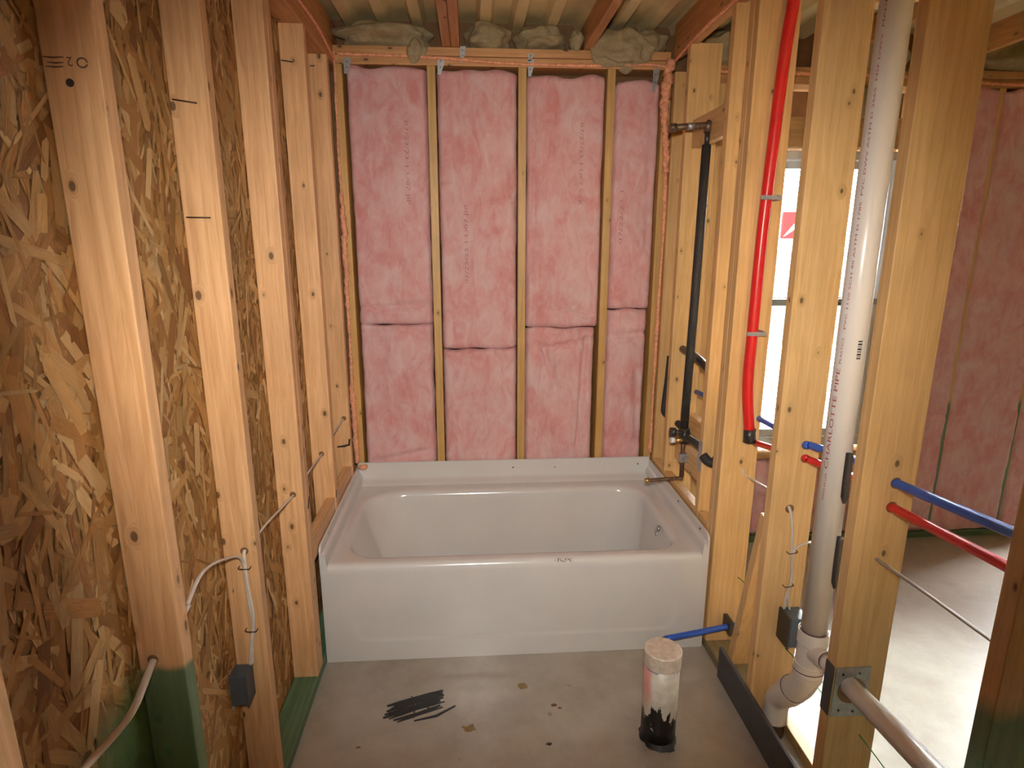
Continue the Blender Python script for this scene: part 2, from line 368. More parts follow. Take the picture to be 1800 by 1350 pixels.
# ---- ceiling: ribbed cream steel over joists
bm = bmesh.new(); xs = []
x = -.35; pitch = .152
while x < 6.2:
    xs += [(x, 2.620), (x+.070, 2.620), (x+.088, 2.585), (x+.134, 2.585)]; x += pitch
va = [bm.verts.new((a, -4.4, z)) for a, z in xs]; vb = [bm.verts.new((a, 1.05, z+.0)) for a, z in xs]
for i in range(len(xs)-1): bm.faces.new((va[i], va[i+1], vb[i+1], vb[i]))
ceiling = link('ceiling', bm_mesh(bm, 'ceiling'), 'ceil'); tag(ceiling, 'cream ribbed steel roof deck above the open joists', 'ceiling', kind='structure')
ZJ = 2.477
for (a, b) in ((-.046, -.008), (.480, .518), (.5195, .5575), (1.118, 1.156), (2.33, 2.368), (2.94, 2.978), (3.55, 3.588)):
    lumber('joist', (a, b, -4.3, 1.0, ZJ, ZJ+.112), 'wy', ceiling)
lumber('joist', (XR-.002, XR+.036, -4.3, YB-.004, ZJ-.03, ZJ+.112), 'wy', ceiling)
# slanting braces between the joists of the next room
def brace(a, b, w, th, mat, parent, name='brace', wdir=(0, 1, 0)):
    a = Vector(a); b = Vector(b); d = (b-a); L = d.length; d.normalize(); wv = Vector(wdir); wv = (wv-d*wv.dot(d)).normalized(); t3 = d.cross(wv)
    bm = bmesh.new(); add_box(bm, (-w/2, w/2, -th/2, th/2, 0, L), .003)
    bmesh.ops.transform(bm, matrix=Matrix((( wv.x, t3.x, d.x), (wv.y, t3.y, d.y), (wv.z, t3.z, d.z))).to_4x4(), verts=bm.verts)
    return link(name, bm_mesh(bm, name), mat, parent, a)
brace((2.42, .15, 2.50), (3.52, -.75, 2.50), D35, D15, 'wyl', ceiling)
brace((2.05, .40, 2.52), (2.94, -.35, 2.52), D35, D15, 'wyl', ceiling)

# ---- left wall
wl = empty('wall_left', (-.1, -1.5, 0)); tag(wl, 'left wall of open studs backed with strand board', 'wall', kind='structure')
XO = -D35
box('strand_board', (XO-.03, XO-.004, -4.3, 1.0, 0, 2.6), 'osbbase', wl, 0)
pal = [(.46, .275, .105), (.40, .215, .07), (.33, .165, .048), (.58, .39, .19), (.44, .245, .085), (.50, .31, .13), (.37, .185, .055), (.27, .12, .036)]
vv, ff, cc, uu = [], [], [], []
rs = random.Random(3)
for k in range(12000):
    y = rs.uniform(-2.3, .35); z = rs.uniform(0, 2.55)
    Ls = rs.uniform(.06, .19); ws = rs.choice((rs.uniform(.005, .014), rs.uniform(.012, .034))); a = math.radians(rs.gauss(0, 32) if rs.random() < .8 else rs.uniform(-90, 90))
    dx = XO-.0035+.0035*k/12000; ca, sa = math.cos(a), math.sin(a); c = pal[int(rs.random()**1.1*len(pal))]; br = rs.uniform(.78, 1.22)
    sh = [(-.5, -rs.uniform(.42, .5)), (rs.uniform(-.3, .2), -.5-rs.uniform(-.03, .05)), (.5-rs.uniform(0, .12), -.5+rs.uniform(0, .16)), (.5, .5-rs.uniform(0, .10)), (rs.uniform(-.2, .3), .5+rs.uniform(-.04, .06)), (-.5+rs.uniform(0, .12), .5-rs.uniform(0, .16))]
    i0 = len(vv); tw = rs.uniform(-.0008, .0008); ou, ov = rs.uniform(0, 9), rs.uniform(0, 9)
    for (p, q) in sh:
        p *= ws; q *= Ls; vv.append((dx+tw*q/Ls, y+p*ca-q*sa, z+p*sa+q*ca)); uu.append((p+ou, q+ov))
    ff.append(tuple(range(i0, i0+6))); cc.append(tuple(min(1, v*br) for v in c))
me = bpy.data.meshes.new('strands'); me.from_pydata(vv, [], ff)
ca_ = me.color_attributes.new('strand', 'FLOAT_COLOR', 'CORNER'); uvl = me.uv_layers.new(name='UVMap')
for p in me.polygons:
    for li in p.loop_indices:
        ca_.data[li].color = (*cc[p.index], 1); uvl.data[li].uv = uu[me.loops[li].vertex_index]
so = link('wood_strands', me, 'osb', wl, (0, 0, 0)); so['kind'] = 'stuff'
TOPL = 2.40
lumber('bottom_plate', (XO, .0, -4.3, .80, 0, D15), 'treated', wl)
lumber('top_plate', (XO, .0, -4.3, YB-.002, TOPL, TOPL+D15), 'wy', wl)
lumber('top_plate', (XO, .0, -4.3, YB-.002, TOPL+D15+.001, TOPL+2*D15), 'wy', wl)
left_studs = []
for y0, m in ((-1.476, 'wz'), (-1.024, 'wzg'), (-.590, 'wz'), (-.128, 'wz'), (-.089, 'wz'), (.335, 'wz'), (.706, 'wz')):
    left_studs.append(lumber('stud', (XO, 0, y0, y0+D15, D15, TOPL), m, wl))
lumber('ledger', (-.040, -.003, -.05+.002, .333, .47, .56), 'wz2', wl)
lumber('ledger', (-.040, -.003, .375, .704, .47, .56), 'wz2', wl)
s1 = left_studs[1]
# grade stamp, upside down, on the near stud
st = flat_text('grade_stamp', '2', .020, (-.040, -1.0255, 1.922), (-1, 0, 0), (0, 0, -1), 'ink_stamp', s1, 1.0)
for (z_, x0_, x1_) in ((1.922, -.086, -.054), (1.914, -.080, -.055), (1.908, -.083, -.056)): paint_mark('stamp_line', [(x0_, -1.0245, z_), ((x0_+x1_)/2, -1.0245, z_-.001), (x1_, -1.0245, z_)], .0028, st, (0, -1, 0), 'ink_stamp')
paint_mark('stamp_ring', [(-.026+.008*math.cos(q*.5), -1.0245, 1.914+.007*math.sin(q*.5)) for q in range(13)], .0024, st, (0, -1, 0), 'ink_stamp')
circle_disc('knot', (-.050, -1.0235, 1.884), (0, -1, 0), .0065, 'marker', s1, .001)
def nail(p, d, L, parent, r=.0016, mat='nail'): return tube('nail', [p, Vector(p)+Vector(d).normalized()*L], r, mat, parent, seg=8, straight=True)
nail((-.080, -.594, 1.949), (1, -.05, -.14), .055, left_studs[2]); nail((-.080, -.594, 1.689), (1, -.05, -.01), .057, left_studs[2])
nail((-.072, -.594, .70), (.4, -1, -.1), .012, left_studs[2], mat='screw')
paint_mark('paint_mark', [(-.066, .7055, .66), (-.03, .7055, .664), (-.003, .7055, .672)], .012, left_studs[6], (0, -1, 0))
paint_mark('paint_mark', [(-.008, .7052, .665), (-.004, .7052, .70)], .016, left_studs[6], (0, -1, 0))
paint_mark('paint_mark', [(.0004, .34, .555), (.0004, .355, .585)], .02, left_studs[5], (1, 0, 0))
paint_mark('paint_mark', [(.0004, -.083, .70), (.0004, -.055, .735)], .022, left_studs[4], (1, 0, 0))
paint_mark('paint_mark', [(-.07, .7055, 2.352), (-.05, .7055, 2.352)], .008, left_studs[6], (0, -1, 0))
paint_mark('paint_mark', [(-.085, .3345, 2.275), (-.045, .3345, 2.270)], .008, left_studs[5], (0, -1, 0))

# ---- back wall (runs on into the next room)
wb = empty('wall_back', (2.0, .9, 0)); tag(wb, 'back exterior wall of open studs under a doubled top plate', 'wall', kind='structure')
WX0, WX1, WZ0, WZ1 = 1.84, 2.750, .555, 2.065
lumber('top_plate', (-.085, XR-.012, YB, YB+D55, TOPL, TOPL+D15), 'wx', wb)
lumber('top_plate', (-.085, XR-.012, YB, YB+D55, TOPL+D15+.002, TOPL+2*D15), 'wx', wb)
lumber('top_plate', (1.66, 6.09, YB, YB+D55, TOPL-.05, TOPL+D15-.05), 'wx', wb)
lumber('top_plate', (1.66, 6.09, YB, YB+D55, TOPL+D15-.048, TOPL+2*D15-.05), 'wx', wb)
lumber('bottom_plate', (-.085, 1.66, YB, YB+D55, 0, D15), 'wx', wb); lumber('bottom_plate', (1.661, 3.92, YB, YB+D55, 0, D15), 'treatedx', wb)
for x0 in (-.004, .409, .822, 1.232, 1.494):
    lumber('stud', (x0, x0+D15, YB, YB+D55, D15, TOPL), 'wzb', wb)
for x0, m in ((1.72, 'wzr'), (1.760, 'wzr'), (1.800, 'wzr'), (2.755, 'wzr'), (2.795, 'wzr'), (3.135, 'wzrg'), (3.541, 'wzrg'), (3.882, 'wzrg')):
    lumber('stud', (x0, x0+D15, YB, YB+D55, D15, TOPL-.05), m, wb)
lumber('window_header', (1.76, 2.80, YB+.001, YB+.04, 2.075, 2.21), 'wxl', wb)
lumber('window_sill_plate', (1.84, 2.755, YB+.0, YB+D55, .492, .530), 'wxl', wb)
box('sheathing', (-.3, WX0, YB+D55+.001, YB+D55+.013, 0, 2.62), 'hole', wb, 0)
box('sheathing', (WX1, 4.2, YB+D55+.001, YB+D55+.013, 0, 2.62), 'hole', wb, 0); box('sheathing', (4.45, 6.2, YB+D55+.001, YB+D55+.013, 0, 2.62), 'hole', wb, 0); box('sheathing', (4.2, 4.45, YB+D55+.001, YB+D55+.013, 0, .2), 'hole', wb, 0); box('sheathing', (4.2, 4.45, YB+D55+.001, YB+D55+.013, 2.12, 2.62), 'hole', wb, 0)  # gap between these boards is added, out of view, to let in extra daylight
box('sheathing', (WX0, WX1, YB+D55+.001, YB+D55+.013, 0, WZ0), 'hole', wb, 0)
box('sheathing', (WX0, WX1, YB+D55+.001, YB+D55+.013, WZ1, 2.62), 'hole', wb, 0)
def clip(x, z, w, h, y=YB-.002, slant=0):
    o = poly_prism('framing_clip', [(x, z), (x+w, z+slant*.3), (x+w*.85, z-h*.45), (x+w*.4+slant, z-h), (x+slant*.5, z-h)], 'y', y-.0015, y, 'steel', wb)
    for k in (.25, .6): circle_disc('clip_nail', (x+w*.4, y-.0016, z-h*k), (0, -1, 0), .0028, 'nail', o, .0012, 8)
clip(.044, 2.424, .034, .066); clip(.458, 2.437, .034, .075); clip(.56, 2.48, .026, .066); clip(.864, 2.43, .03, .068, slant=.004)
clip(.866, 2.455, .026, .03); clip(1.163, 2.485, .022, .07); clip(1.442, 2.405, .03, .10)
# window
win = empty('window_1', ((WX0+WX1)/2, .94, WZ0)); tag(win, 'tall white vinyl sash window in the next room', 'window', kind='structure')
fy0, fy1 = YB+.045, YB+.125
for nm, b in (('frame_jamb', (WX0, WX0+.045, fy0, fy1, WZ0, WZ1)), ('frame_jamb', (WX1-.045, WX1, fy0, fy1, WZ0, WZ1)), ('frame_head', (WX0+.045, WX1-.045, fy0, fy1, WZ1-.04, WZ1)), ('frame_sill', (WX0+.045, WX1-.045, fy0-.02, fy1, WZ0, WZ0+.05))):
    box(nm, b, 'vinyl', win, .003)
def sash(z0, z1, y0, y1):
    s = box('sash', (WX0+.046, WX0+.082, y0, y1, z0, z1), 'vinyl', win, .002)
    box('sash_stile', (WX1-.082, WX1-.046, y0, y1, z0, z1), 'vinyl', s, .002); box('sash_rail', (WX0+.083, WX1-.083, y0, y1, z1-.036, z1), 'vinyl', s, .002)
    box('sash_rail', (WX0+.083, WX1-.083, y0, y1, z0, z0+.036), 'vinyl', s, .002)
    box('pane', (WX0+.083, WX1-.083, (y0+y1)/2-.003, (y0+y1)/2+.003, z0+.037, z1-.037), 'glass', s, 0)
sash(1.315, WZ1-.042, fy0+.045, fy0+.075); sash(WZ0+.052, 1.345, fy0+.01, fy0+.04)
box('meeting_rail', (WX0+.047, WX1-.047, fy0+.004, fy0+.009, 1.315, 1.345), 'gasket', win, 0)

# ---- right partition
wr = empty('wall_right', (XR+.07, -.4, 0)); tag(wr, 'open stud partition between the bathroom and the next room', 'wall', kind='structure')
X2 = XR+D55
right = {}
for nm, y0, m, z1 in (('a1', -.018, 'wzr', 2.60), ('a2', .021, 'wzr', 2.60), ('b', -.411, 'wzr', 2.60), ('c', -.819, 'wzr', 2.60), ('d', .170, 'wzr', 2.60), ('e', .626, 'wzr', 2.452), ('p', -1.262, 'wzrg', 2.60)):
    right[nm] = lumber('stud', (XR, X2, y0, y0+D15, D15, z1), m, wr)
lumber('stud', (XR, XR+D35, YB-D15-.002, YB-.002, D15, 2.385), 'wzr', wr)
lumber('bottom_plate', (XR, X2, -.42, YB-.002, 0, D15), 'olive', wr); lumber('bottom_plate', (XR, X2, -4.3, -.67, 0, D15), 'wyl', wr)
lumber('bottom_plate', (XR+.105, X2, -.669, -.421, 0, D15), 'wyl', wr)
lumber('ledger', (XR, XR+D15, .060, .169, .455, .53), 'wyl', wr); lumber('ledger', (XR, XR+D15, .209, .625, .455, .53), 'wyl', wr); lumber('ledger', (XR, XR+D15, .665, .811, .455, .53), 'wyl', wr)
lumber('blocking', (XR+.045, XR+.083, .209, .625, .60, .70), 'wyl', wr); lumber('blocking', (XR+.10, XR+.138, .209, .625, .735, .825), 'wyl', wr)
lumber('blocking', (XR+.03, XR+.068, .209, .625, 2.03, 2.145), 'wyl', wr)
brd = box('base_board', (XR-.014, XR-.001, -1.9, -.175, 0, .130), 'membrane', wr, .002)
# leaning offcut beside the front stud
br = brace((1.622, -.145, .042), (1.624, -.285, .72), D35, D15, 'wzr', None, 'brace_offcut', (1, 0, 0)); tag(br, 'short offcut board leaning between the studs beside the tub', 'board')
br['label'] = 'short board leaning against the partition stud beside the blue pipe stub'
pl = poly_prism('nail_plate', [(XR+.003, .395), (XR+.098, .395), (XR+.098, .545), (XR+.003, .545)], 'y', -.8225, -.8195, 'steel', right['c'])
box('plate_flange', (XR-.0025, XR-.0002, -.819, -.783, .395, .545), 'membrane', right['c'], 0)
for (a, b) in ((.02, .02), (.06, .015), (.02, .13), (.065, .132)): circle_disc('plate_nail', (XR+.003+a, -.8226, .395+b), (0, -1, 0), .0035, 'nail', pl, .0015, 10)
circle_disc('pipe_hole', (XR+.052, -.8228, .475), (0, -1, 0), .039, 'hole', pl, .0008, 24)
box('stud_guard', (XR-.002, XR-.0002, .171, .207, .70, .83), 'steel', right['d'], 0)
# ---- walls that close the house (out of the picture): solid, the added daylight gap is in the back wall sheathing
wf = empty('wall_far', (6.15, -1.7, 0)); tag(wf, 'plain far side wall of the next room', 'wall', kind='structure')
for b in ((6.1, 6.2, -4.4, 1.0, 0, 2.62),): box('wall_panel', b, 'hole', wf, 0)
wn = empty('wall_near', (2.5, -4.35, 0)); tag(wn, 'plain rear wall behind the camera', 'wall', kind='structure')
for b in ((-.2, 6.2, -4.4, -4.3, 0, 2.62),): box('wall_panel', b, 'hole', wn, 0)

# ================================================================== INSULATION
def batt(name, x0, x1, z0, z1, label, seed, creases=(), yf=YB+.010, bulge=.010, group=None, topr=0.0):
    nx, nz = max(10, int((x1-x0)/.011)), max(10, int((z1-z0)/.014)); bm = bmesh.new(); g = []
    cx, cz = (x0+x1)/2, z0
    for j in range(nz+1):
        row = []
        for i in range(nx+1):
            u, v = i/nx, j/nz; X = x0+(x1-x0)*u; Z = z0+(z1-z0)*v
            ex = min(u, 1-u)*(x1-x0); ez = min(v, 1-v)*(z1-z0)
            wob = .012*noise.noise(Vector((seed*3.1, Z*5, 1)))+.004*noise.noise(Vector((seed*3.1, Z*21, 1)))
            if i == 0: X += abs(wob)*.7
            if i == nx: X -= abs(wob)*.7
            if j == nz: Z += .022*noise.noise(Vector((X*9, seed, 4))) - topr*(abs(u-.5)*2)**3
            if j == 0: Z += .008*noise.noise(Vector((X*9, seed, 7)))
            rr = .018; fx = 1-max(0, 1-ex/rr)**2; fz = 1-max(0, 1-ez/.010)**2
            q = Vector((X*4.2, Z*3.0, seed*7.7)); d = .010*noise.noise(q)+.006*noise.noise(q*2.7)+.0035*noise.noise(q*6.5)
            y = yf+.032*(1-fx)+.016*(1-fz) - bulge*math.sin(math.pi*u) - d
            for (ax, az, bx, bz, dep, wd) in creases:
                A = Vector((ax, az)); B = Vector((bx, bz)); Q = Vector((X, Z+.006*noise.noise(Vector((X*22, Z*22, seed))))); t = max(0, min(1, (Q-A).dot(B-A)/(B-A).length_squared)); ds = (Q-(A+(B-A)*t)).length
                y += dep*math.exp(-(ds/wd)**2)
            row.append(bm.verts.new((X-cx, y-YB, Z-cz)))
        g.append(row)
    for j in range(nz):
        for i in range(nx): bm.faces.new((g[j][i], g[j][i+1], g[j+1][i+1], g[j+1][i]))
    # sides and back so that the batt is a solid pad
    yb = .12; bk = {}
    edge = [g[0][i] for i in range(nx+1)]+[g[j][nx] for j in range(1, nz+1)]+[g[nz][i] for i in range(nx-1, -1, -1)]+[g[j][0] for j in range(nz-1, 0, -1)]
    bv = [bm.verts.new((v.co.x, yb, v.co.z)) for v in edge]
    for k in range(len(edge)):
        k2 = (k+1) % len(edge); bm.faces.new((edge[k2], edge[k], bv[k], bv[k2]))
    bm.faces.new(bv[::-1])
    o = link(name, bm_mesh(bm, name), 'pink', None, (cx, YB, cz), True); tag(o, label, 'insulation', group); return o
G1 = 'pink batts in the wall above the bathtub'
b1 = batt('insulation_batt', .044, .407, 1.235, 2.395, 'tall pink fibreglass batt in the leftmost bay above the tub', 1, [(.04, 1.31, .40, 1.335, .02, .010), (.10, 2.2, .25, 2.3, .007, .018), (.07, 1.9, .20, 1.98, .005, .014), (.25, 1.5, .38, 1.62, .006, .016)], group=G1)
b2 = batt('insulation_batt', .449, .820, 1.110, 2.385, 'tall pink fibreglass batt in the second bay from the left', 2, [(.60, 2.38, .63, 2.14, .010, .016), (.63, 2.14, .70, 2.05, .008, .014), (.46, 1.9, .62, 1.98, .006, .012), (.79, 1.95, .81, 1.75, .010, .012), (.70, 1.45, .80, 1.55, .006, .014)], group=G1)
b3 = batt('insulation_batt', .862, 1.230, 1.215, 2.370, 'tall pink fibreglass batt in the third bay from the left', 3, [(.95, 1.30, 1.2, 1.27, .015, .012), (.885, 2.33, .90, 1.85, .010, .012), (.90, 1.85, .885, 1.5, .012, .010), (.98, 2.36, 1.03, 2.12, .007, .016), (1.10, 2.20, 1.20, 2.16, .006, .014)], group=G1)
b4 = batt('insulation_batt', 1.272, 1.490, 1.305, 2.360, 'narrow tall pink batt in the rightmost bay above the tub', 4, [(1.30, 2.25, 1.34, 2.05, .010, .012), (1.45, 2.2, 1.46, 1.6, .008, .018), (1.28, 1.35, 1.48, 1.36, .006, .012)], group=G1, topr=.05)
batt('insulation_batt', .044, .405, .50, 1.230, 'short lower pink batt in the leftmost bay behind the tub rim', 5, [(.10, .53, .36, .575, .018, .014), (.05, 1.20, .4, 1.21, .008, .008)], group=G1)
batt('insulation_batt', .449, .820, .50, 1.104, 'short lower pink batt in the second bay behind the tub rim', 6, group=G1)
batt('insulation_batt', .862, 1.215, .50, 1.208, 'short crumpled lower pink batt in the third bay behind the tub rim', 7,
     [(.87, 1.20, .95, 1.10, .012, .01), (.95, 1.12, 1.02, .90, .02, .014), (1.02, .90, .90, .76, .010, .012), (1.17, 1.16, 1.14, .60, .03, .010), (.97, 1.11, 1.2, 1.15, .02, .012), (.86, 1.185, 1.2, 1.2, .014, .01)], group=G1)
batt('insulation_batt', 1.272, 1.482, .50, 1.298, 'short narrow lower pink batt in the rightmost bay behind the tub rim', 8, [(1.272, 1.165, 1.49, 1.185, .02, .010), (1.44, 1.0, 1.46, .60, .015, .02)], group=G1)
G2 = 'pink batts in the next room'
batt('insulation_batt', 2.836, 3.151, .045, 2.345, 'pink batt in the next room just right of the window', 9, [(2.77, .75, 3.13, .72, .015, .012)], group=G2, bulge=.004, yf=YB-.012)
batt('insulation_batt', 3.154, 3.558, .045, 2.345, 'pink batt in the next room at the right picture edge', 10, group=G2, bulge=.004, yf=YB-.012)
batt('insulation_batt', 3.561, 3.878, .045, 2.345, 'pink batt in the next room farthest from the window', 11, group=G2, bulge=.004, yf=YB-.012)
batt('insulation_batt', 1.842, 2.28, .045, .488, 'low pink batt under the left half of the window sill', 12, group=G2)
batt('insulation_batt', 2.29, 2.75, .045, .488, 'low pink batt under the right half of the window sill', 13, group=G2)
YT = YB-.004
for bt, x, zt, s, up in ((b1, .300, 2.17, '07/22/23 1 U07 JIP', 0), (b2, .553, 1.43, '07/22/23 1 U07 JIP', 1), (b3, 1.112, 2.17, '07/22/23 1 U07 CLR', 0), (b4, 1.300, 1.62, '07/22/23 1', 1)):
    # date codes stamped down the faces of the batts
    me = text_mesh(s, .024); me.materials.clear()
    W_ = max(v.co.x for v in me.vertices); k = .37/W_ if len(s) > 12 else .25/W_
    bpy.context.view_layer.update()
    for v in me.vertices:
        tx, ty = v.co.x*k, v.co.y
        X = x+ty if not up else x+.03-ty; Z = zt-tx if not up else zt+tx
        hit = bt.ray_cast(Vector((X, -1, Z))-Vector(bt.location), Vector((0, 1, 0)))
        yy = hit[1].y+bt.location.y-.0012 if hit[0] else YB
        v.co = Vector((X-x, yy-YB, Z-zt))
    o = link('date_code', me, 'ink_grey', bt, (x, YB, zt)); o['kind'] = 'stuff'

# loose fibreglass tufts over the top plate
def tuft(c, r, seed, label, amp=.45, mat='fluff', squash=(1, 1, 1)):
    bm = bmesh.new(); bmesh.ops.create_icosphere(bm, subdivisions=5, radius=1)
    for v in bm.verts:
        n = v.co.normalized(); q = n*1.5+Vector((seed*5.3, 2*seed, 0)); k = 1+amp*(noise.noise(q)+.35*noise.noise(q*1.9))
        v.co = Vector((n.x*r[0]*k, n.y*r[1]*k, min(n.z*r[2]*k, 2.581-c[2])))
    o = link('insulation_tuft', bm_mesh(bm, 'insulation_tuft'), mat, None, c, True); tag(o, label, 'insulation', 'cream fibreglass over the top plate'); return o
tuft((.21, .93, 2.530), (.21, .12, .062), 1, 'cream fibreglass roll above the plate between left beam and paired joists', .3)
tuft((.365, .855, 2.462), (.045, .035, .050), 2, 'small cream tuft hanging to a point over the plate, left of the paired joists', .3)
tuft((.685, .94, 2.535), (.105, .12, .066), 3, 'cream fibreglass roll above the plate just right of the paired joists', .3)
tuft((.925, .94, 2.528), (.115, .11, .058), 4, 'wide cream fibreglass roll above the plate beside the single joist', .3)
tuft((1.085, .87, 2.518), (.032, .05, .045), 5, 'small cream tuft pressed against the left side of the single joist', .3)
tuft((1.30, .84, 2.478), (.125, .055, .085), 6, 'big cream tuft sagging over the plate right of the single joist', .45)
tuft((1.43, .93, 2.52), (.09, .09, .06), 7, 'cream tuft above the plate beside the right beam', .3)
tuft((1.80, .90, 2.50), (.14, .08, .09), 8, 'cream tuft over the next-room plate behind the red riser')
tuft((1.92, .86, 2.26), (.15, .03, .065), 9, 'cream fibreglass strip above the window header behind the red riser', .3)
tuft((2.48, .90, 2.49), (.19, .08, .09), 10, 'cream tuft over the next-room plate behind the white pipe')
tuft((2.45, .86, 2.27), (.18, .03, .07), 12, 'cream fibreglass strip above the window header behind the white pipe', .3)
tuft((3.30, .90, 2.49), (.30, .08, .085), 11, 'long cream fibreglass roll over the next-room plate at the right picture edge')

# expanding foam beads
def foam(pts, r, seed, label, bumpy=.55):
    o = tube('foam_bead', pts, r, 'foam', None, n=16, seg=12, bumpy=bumpy, seed=seed); tag(o, label, 'foam bead'); return o
foam([(.006, .842, 2.45), (.004, .84, 2.30), (.0, .838, 2.05), (.002, .838, 1.85)], .006, 1, 'thin orange foam bead up the top of the left tub corner')
foam([(.002, .838, 1.85), (.003, .836, 1.6), (-.001, .836, 1.3), (.0, .836, 1.1), (-.003, .836, .85), (.003, .834, .53)], lambda t: .010+.003*math.sin(t*9), 2, 'lumpy orange foam bead down the lower left tub corner', .8)
foam([(1.524, .838, 2.44), (1.506, .838, 2.34), (1.500, .838, 2.22), (1.516, .838, 2.10), (1.524, .838, 1.95)], lambda t: .022-.008*t, 3, 'thick orange foam bead at the top of the right tub corner', .75)
foam([(1.524, .838, 1.95), (1.528, .836, 1.7), (1.524, .836, 1.3), (1.523, .836, .9), (1.522, .834, .55)], lambda t: .008+.002*math.sin(t*14), 4, 'smooth orange foam bead down the lower right tub corner', .25)
foam([(.02, .846, 2.438), (.25, .846, 2.436), (.5, .846, 2.428), (.75, .846, 2.414), (1.0, .846, 2.41), (1.2, .846, 2.412), (1.42, .846, 2.42), (1.5, .842, 2.41)], .007, 5, 'thin orange foam line along the doubled top plate', .25)
foam([(.002, .83, 2.42), (.004, .55, 2.455), (.0, .25, 2.462), (-.004, -.1, 2.466)], .006, 6, 'orange foam line along the left beam', .25)
foam([(XR-.002, .83, 2.43), (XR-.006, .5, 2.452), (XR-.006, .1, 2.455), (XR-.006, -.3, 2.455)], .007, 7, 'orange foam line along the right beam', .25)
foam([(1.70, .846, 2.40), (2.1, .846, 2.396), (2.6, .846, 2.39), (3.2, .846, 2.365), (3.9, .846, 2.365)], .008, 8, 'orange foam line along the next-room top plate', .4)
foam([(2.748, .862, 2.05), (2.750, .862, 1.7), (2.738, .862, 1.4), (2.748, .862, 1.1), (2.722, .862, .85)], .011, 9, 'orange foam bead beside the right window jamb', .35)
foam([(.012, .825, .512), (.03, .818, .508), (.05, .815, .520)], .012, 10, 'small orange foam blob on the left back corner of the tub', .6)

# ================================================================== BATHTUB
TX0, TX1, TY1 = .002, 1.526, .840
tub = empty('bathtub', (.76, .42, 0)); tag(tub, 'white alcove bathtub with a plain apron and raised flange', 'bathtub')
def rring(x0, x1, y0, y1, r, z, ns=22, nc=12, fl=0.0):
    """rounded rectangle; r = radii for corners FR, BR, BL, FL"""
    P = []; rr = r if isinstance(r, (list, tuple)) else (r,)*4
    cs = [(x1-rr[0], y0+rr[0], -90, rr[0]), (x1-rr[1], y1-rr[1], 0, rr[1]), (x0+rr[2], y1-rr[2], 90, rr[2]), (x0+rr[3], y0+rr[3], 180, rr[3])]
    arcs = []
    for (cx, cy, a0, q) in cs:
        arc = [(cx+q*math.cos(math.radians(a0+90*k/nc)), cy+q*math.sin(math.radians(a0+90*k/nc))) for k in range(nc+1)]
        A, B = arc[0], arc[-1]; ff_ = fl if a0 in (0, 90) else 0
        arcs.append([(p[0]*(1-ff_)+(A[0]+(B[0]-A[0])*k/nc)*ff_, p[1]*(1-ff_)+(A[1]+(B[1]-A[1])*k/nc)*ff_) for k, p in enumerate(arc)])
    for i in range(4):
        P += arcs[i]; a = arcs[i][-1]; b = arcs[(i+1) % 4][0]
        for k in range(1, ns): P.append((a[0]+(b[0]-a[0])*k/ns, a[1]+(b[1]-a[1])*k/ns))
    return [Vector((p[0], p[1], z)) for p in P]
bm = bmesh.new(); o_ = .0; e_ = .003
bx0, bx1, by0, by1 = .075, 1.428, .068, .705; BR = (.10, .13, .185, .15)
R_ = [rring(TX0, TX1, 0, TY1, e_, .385), rring(TX0, TX1, .0005, TY1, e_, .400), rring(TX0+.002, TX1-.002, .005, TY1, e_, .412), rring(TX0+.006, TX1-.006, .013, TY1, e_, .4185), rring(TX0+.018, TX1-.018, .024, TY1-.015, .012, .4205),
      rring(bx0-.022, bx1+.022, by0-.020, by1+.030, tuple(b+.02 for b in BR), .4205), rring(bx0-.008, bx1+.008, by0-.007, by1+.010, BR, .4175), rring(bx0, bx1, by0, by1, BR, .409), rring(bx0+.006, bx1-.004, by0+.005, by1-.006, BR, .395)]
for s in (.05, .12, .25, .4, .55, .7, .82, .9, .94, .98, 1.0):
    zz = .395-.370*s; curve = max(0, (s-.88)/.12)**2*.04
    lx = bx0+.006+.13*s+curve*.8; rx = bx1-.004-.03*s-curve; fy = by0+.005+.045*s+curve; by = by1-.006-.030*s-curve
    R_.append(rring(lx, rx, fy, by, (BR[0]*(1-.3*s), .130, .185, .15), zz, fl=.55*min(1, s*2.2)))
rings = [[bm.verts.new(p-Vector((.76, .42, 0))) for p in r] for r in R_]
for a, b in zip(rings[:-1], rings[1:]):
    n = len(a)
    for k in range(n): bm.faces.new((a[k], a[(k+1) % n], b[(k+1) % n], b[k]))
bm.faces.new(rings[-1])
bmesh.ops.recalc_face_normals(bm, faces=bm.faces)
shell = link('tub_shell', bm_mesh(bm, 'tub_shell'), 'tub', tub, (.76, .42, 0), True)
# apron, a shallow pressed panel
bm = bmesh.new(); nx, nz = 120, 60; g = []
def ss(a, b, v):
    t = max(0, min(1, (v-a)/(b-a))); return t*t*(3-2*t)
for j in range(nz+1):
    row = []
    for i in range(nx+1):
        X = TX0+(TX1-TX0)*i/nx; Z = .385*j/nz
        ix = min(X-.115, 1.41-X); iz = Z-.085; rad = .06
        dd = min(ix, iz) if not (ix < rad and iz < rad) else rad-math.hypot(rad-ix, rad-iz)
        row.append(bm.verts.new((X-.76, .0+.0035*ss(0, .014, dd)*(1-ss(.16, .30, Z)) - .42, Z)))
    g.append(row)
for j in range(nz):
    for i in range(nx): bm.faces.new((g[j][i], g[j][i+1], g[j+1][i+1], g[j+1][i]))
link('apron', bm_mesh(bm, 'apron'), 'tub', tub, (.76, .42, 0), True)
box('end_panel', (TX0, TX0+.004, .002, TY1, 0, .385), 'tub', tub, 0); box('end_panel', (TX1-.004, TX1, .002, TY1, 0, .385), 'tub', tub, 0)
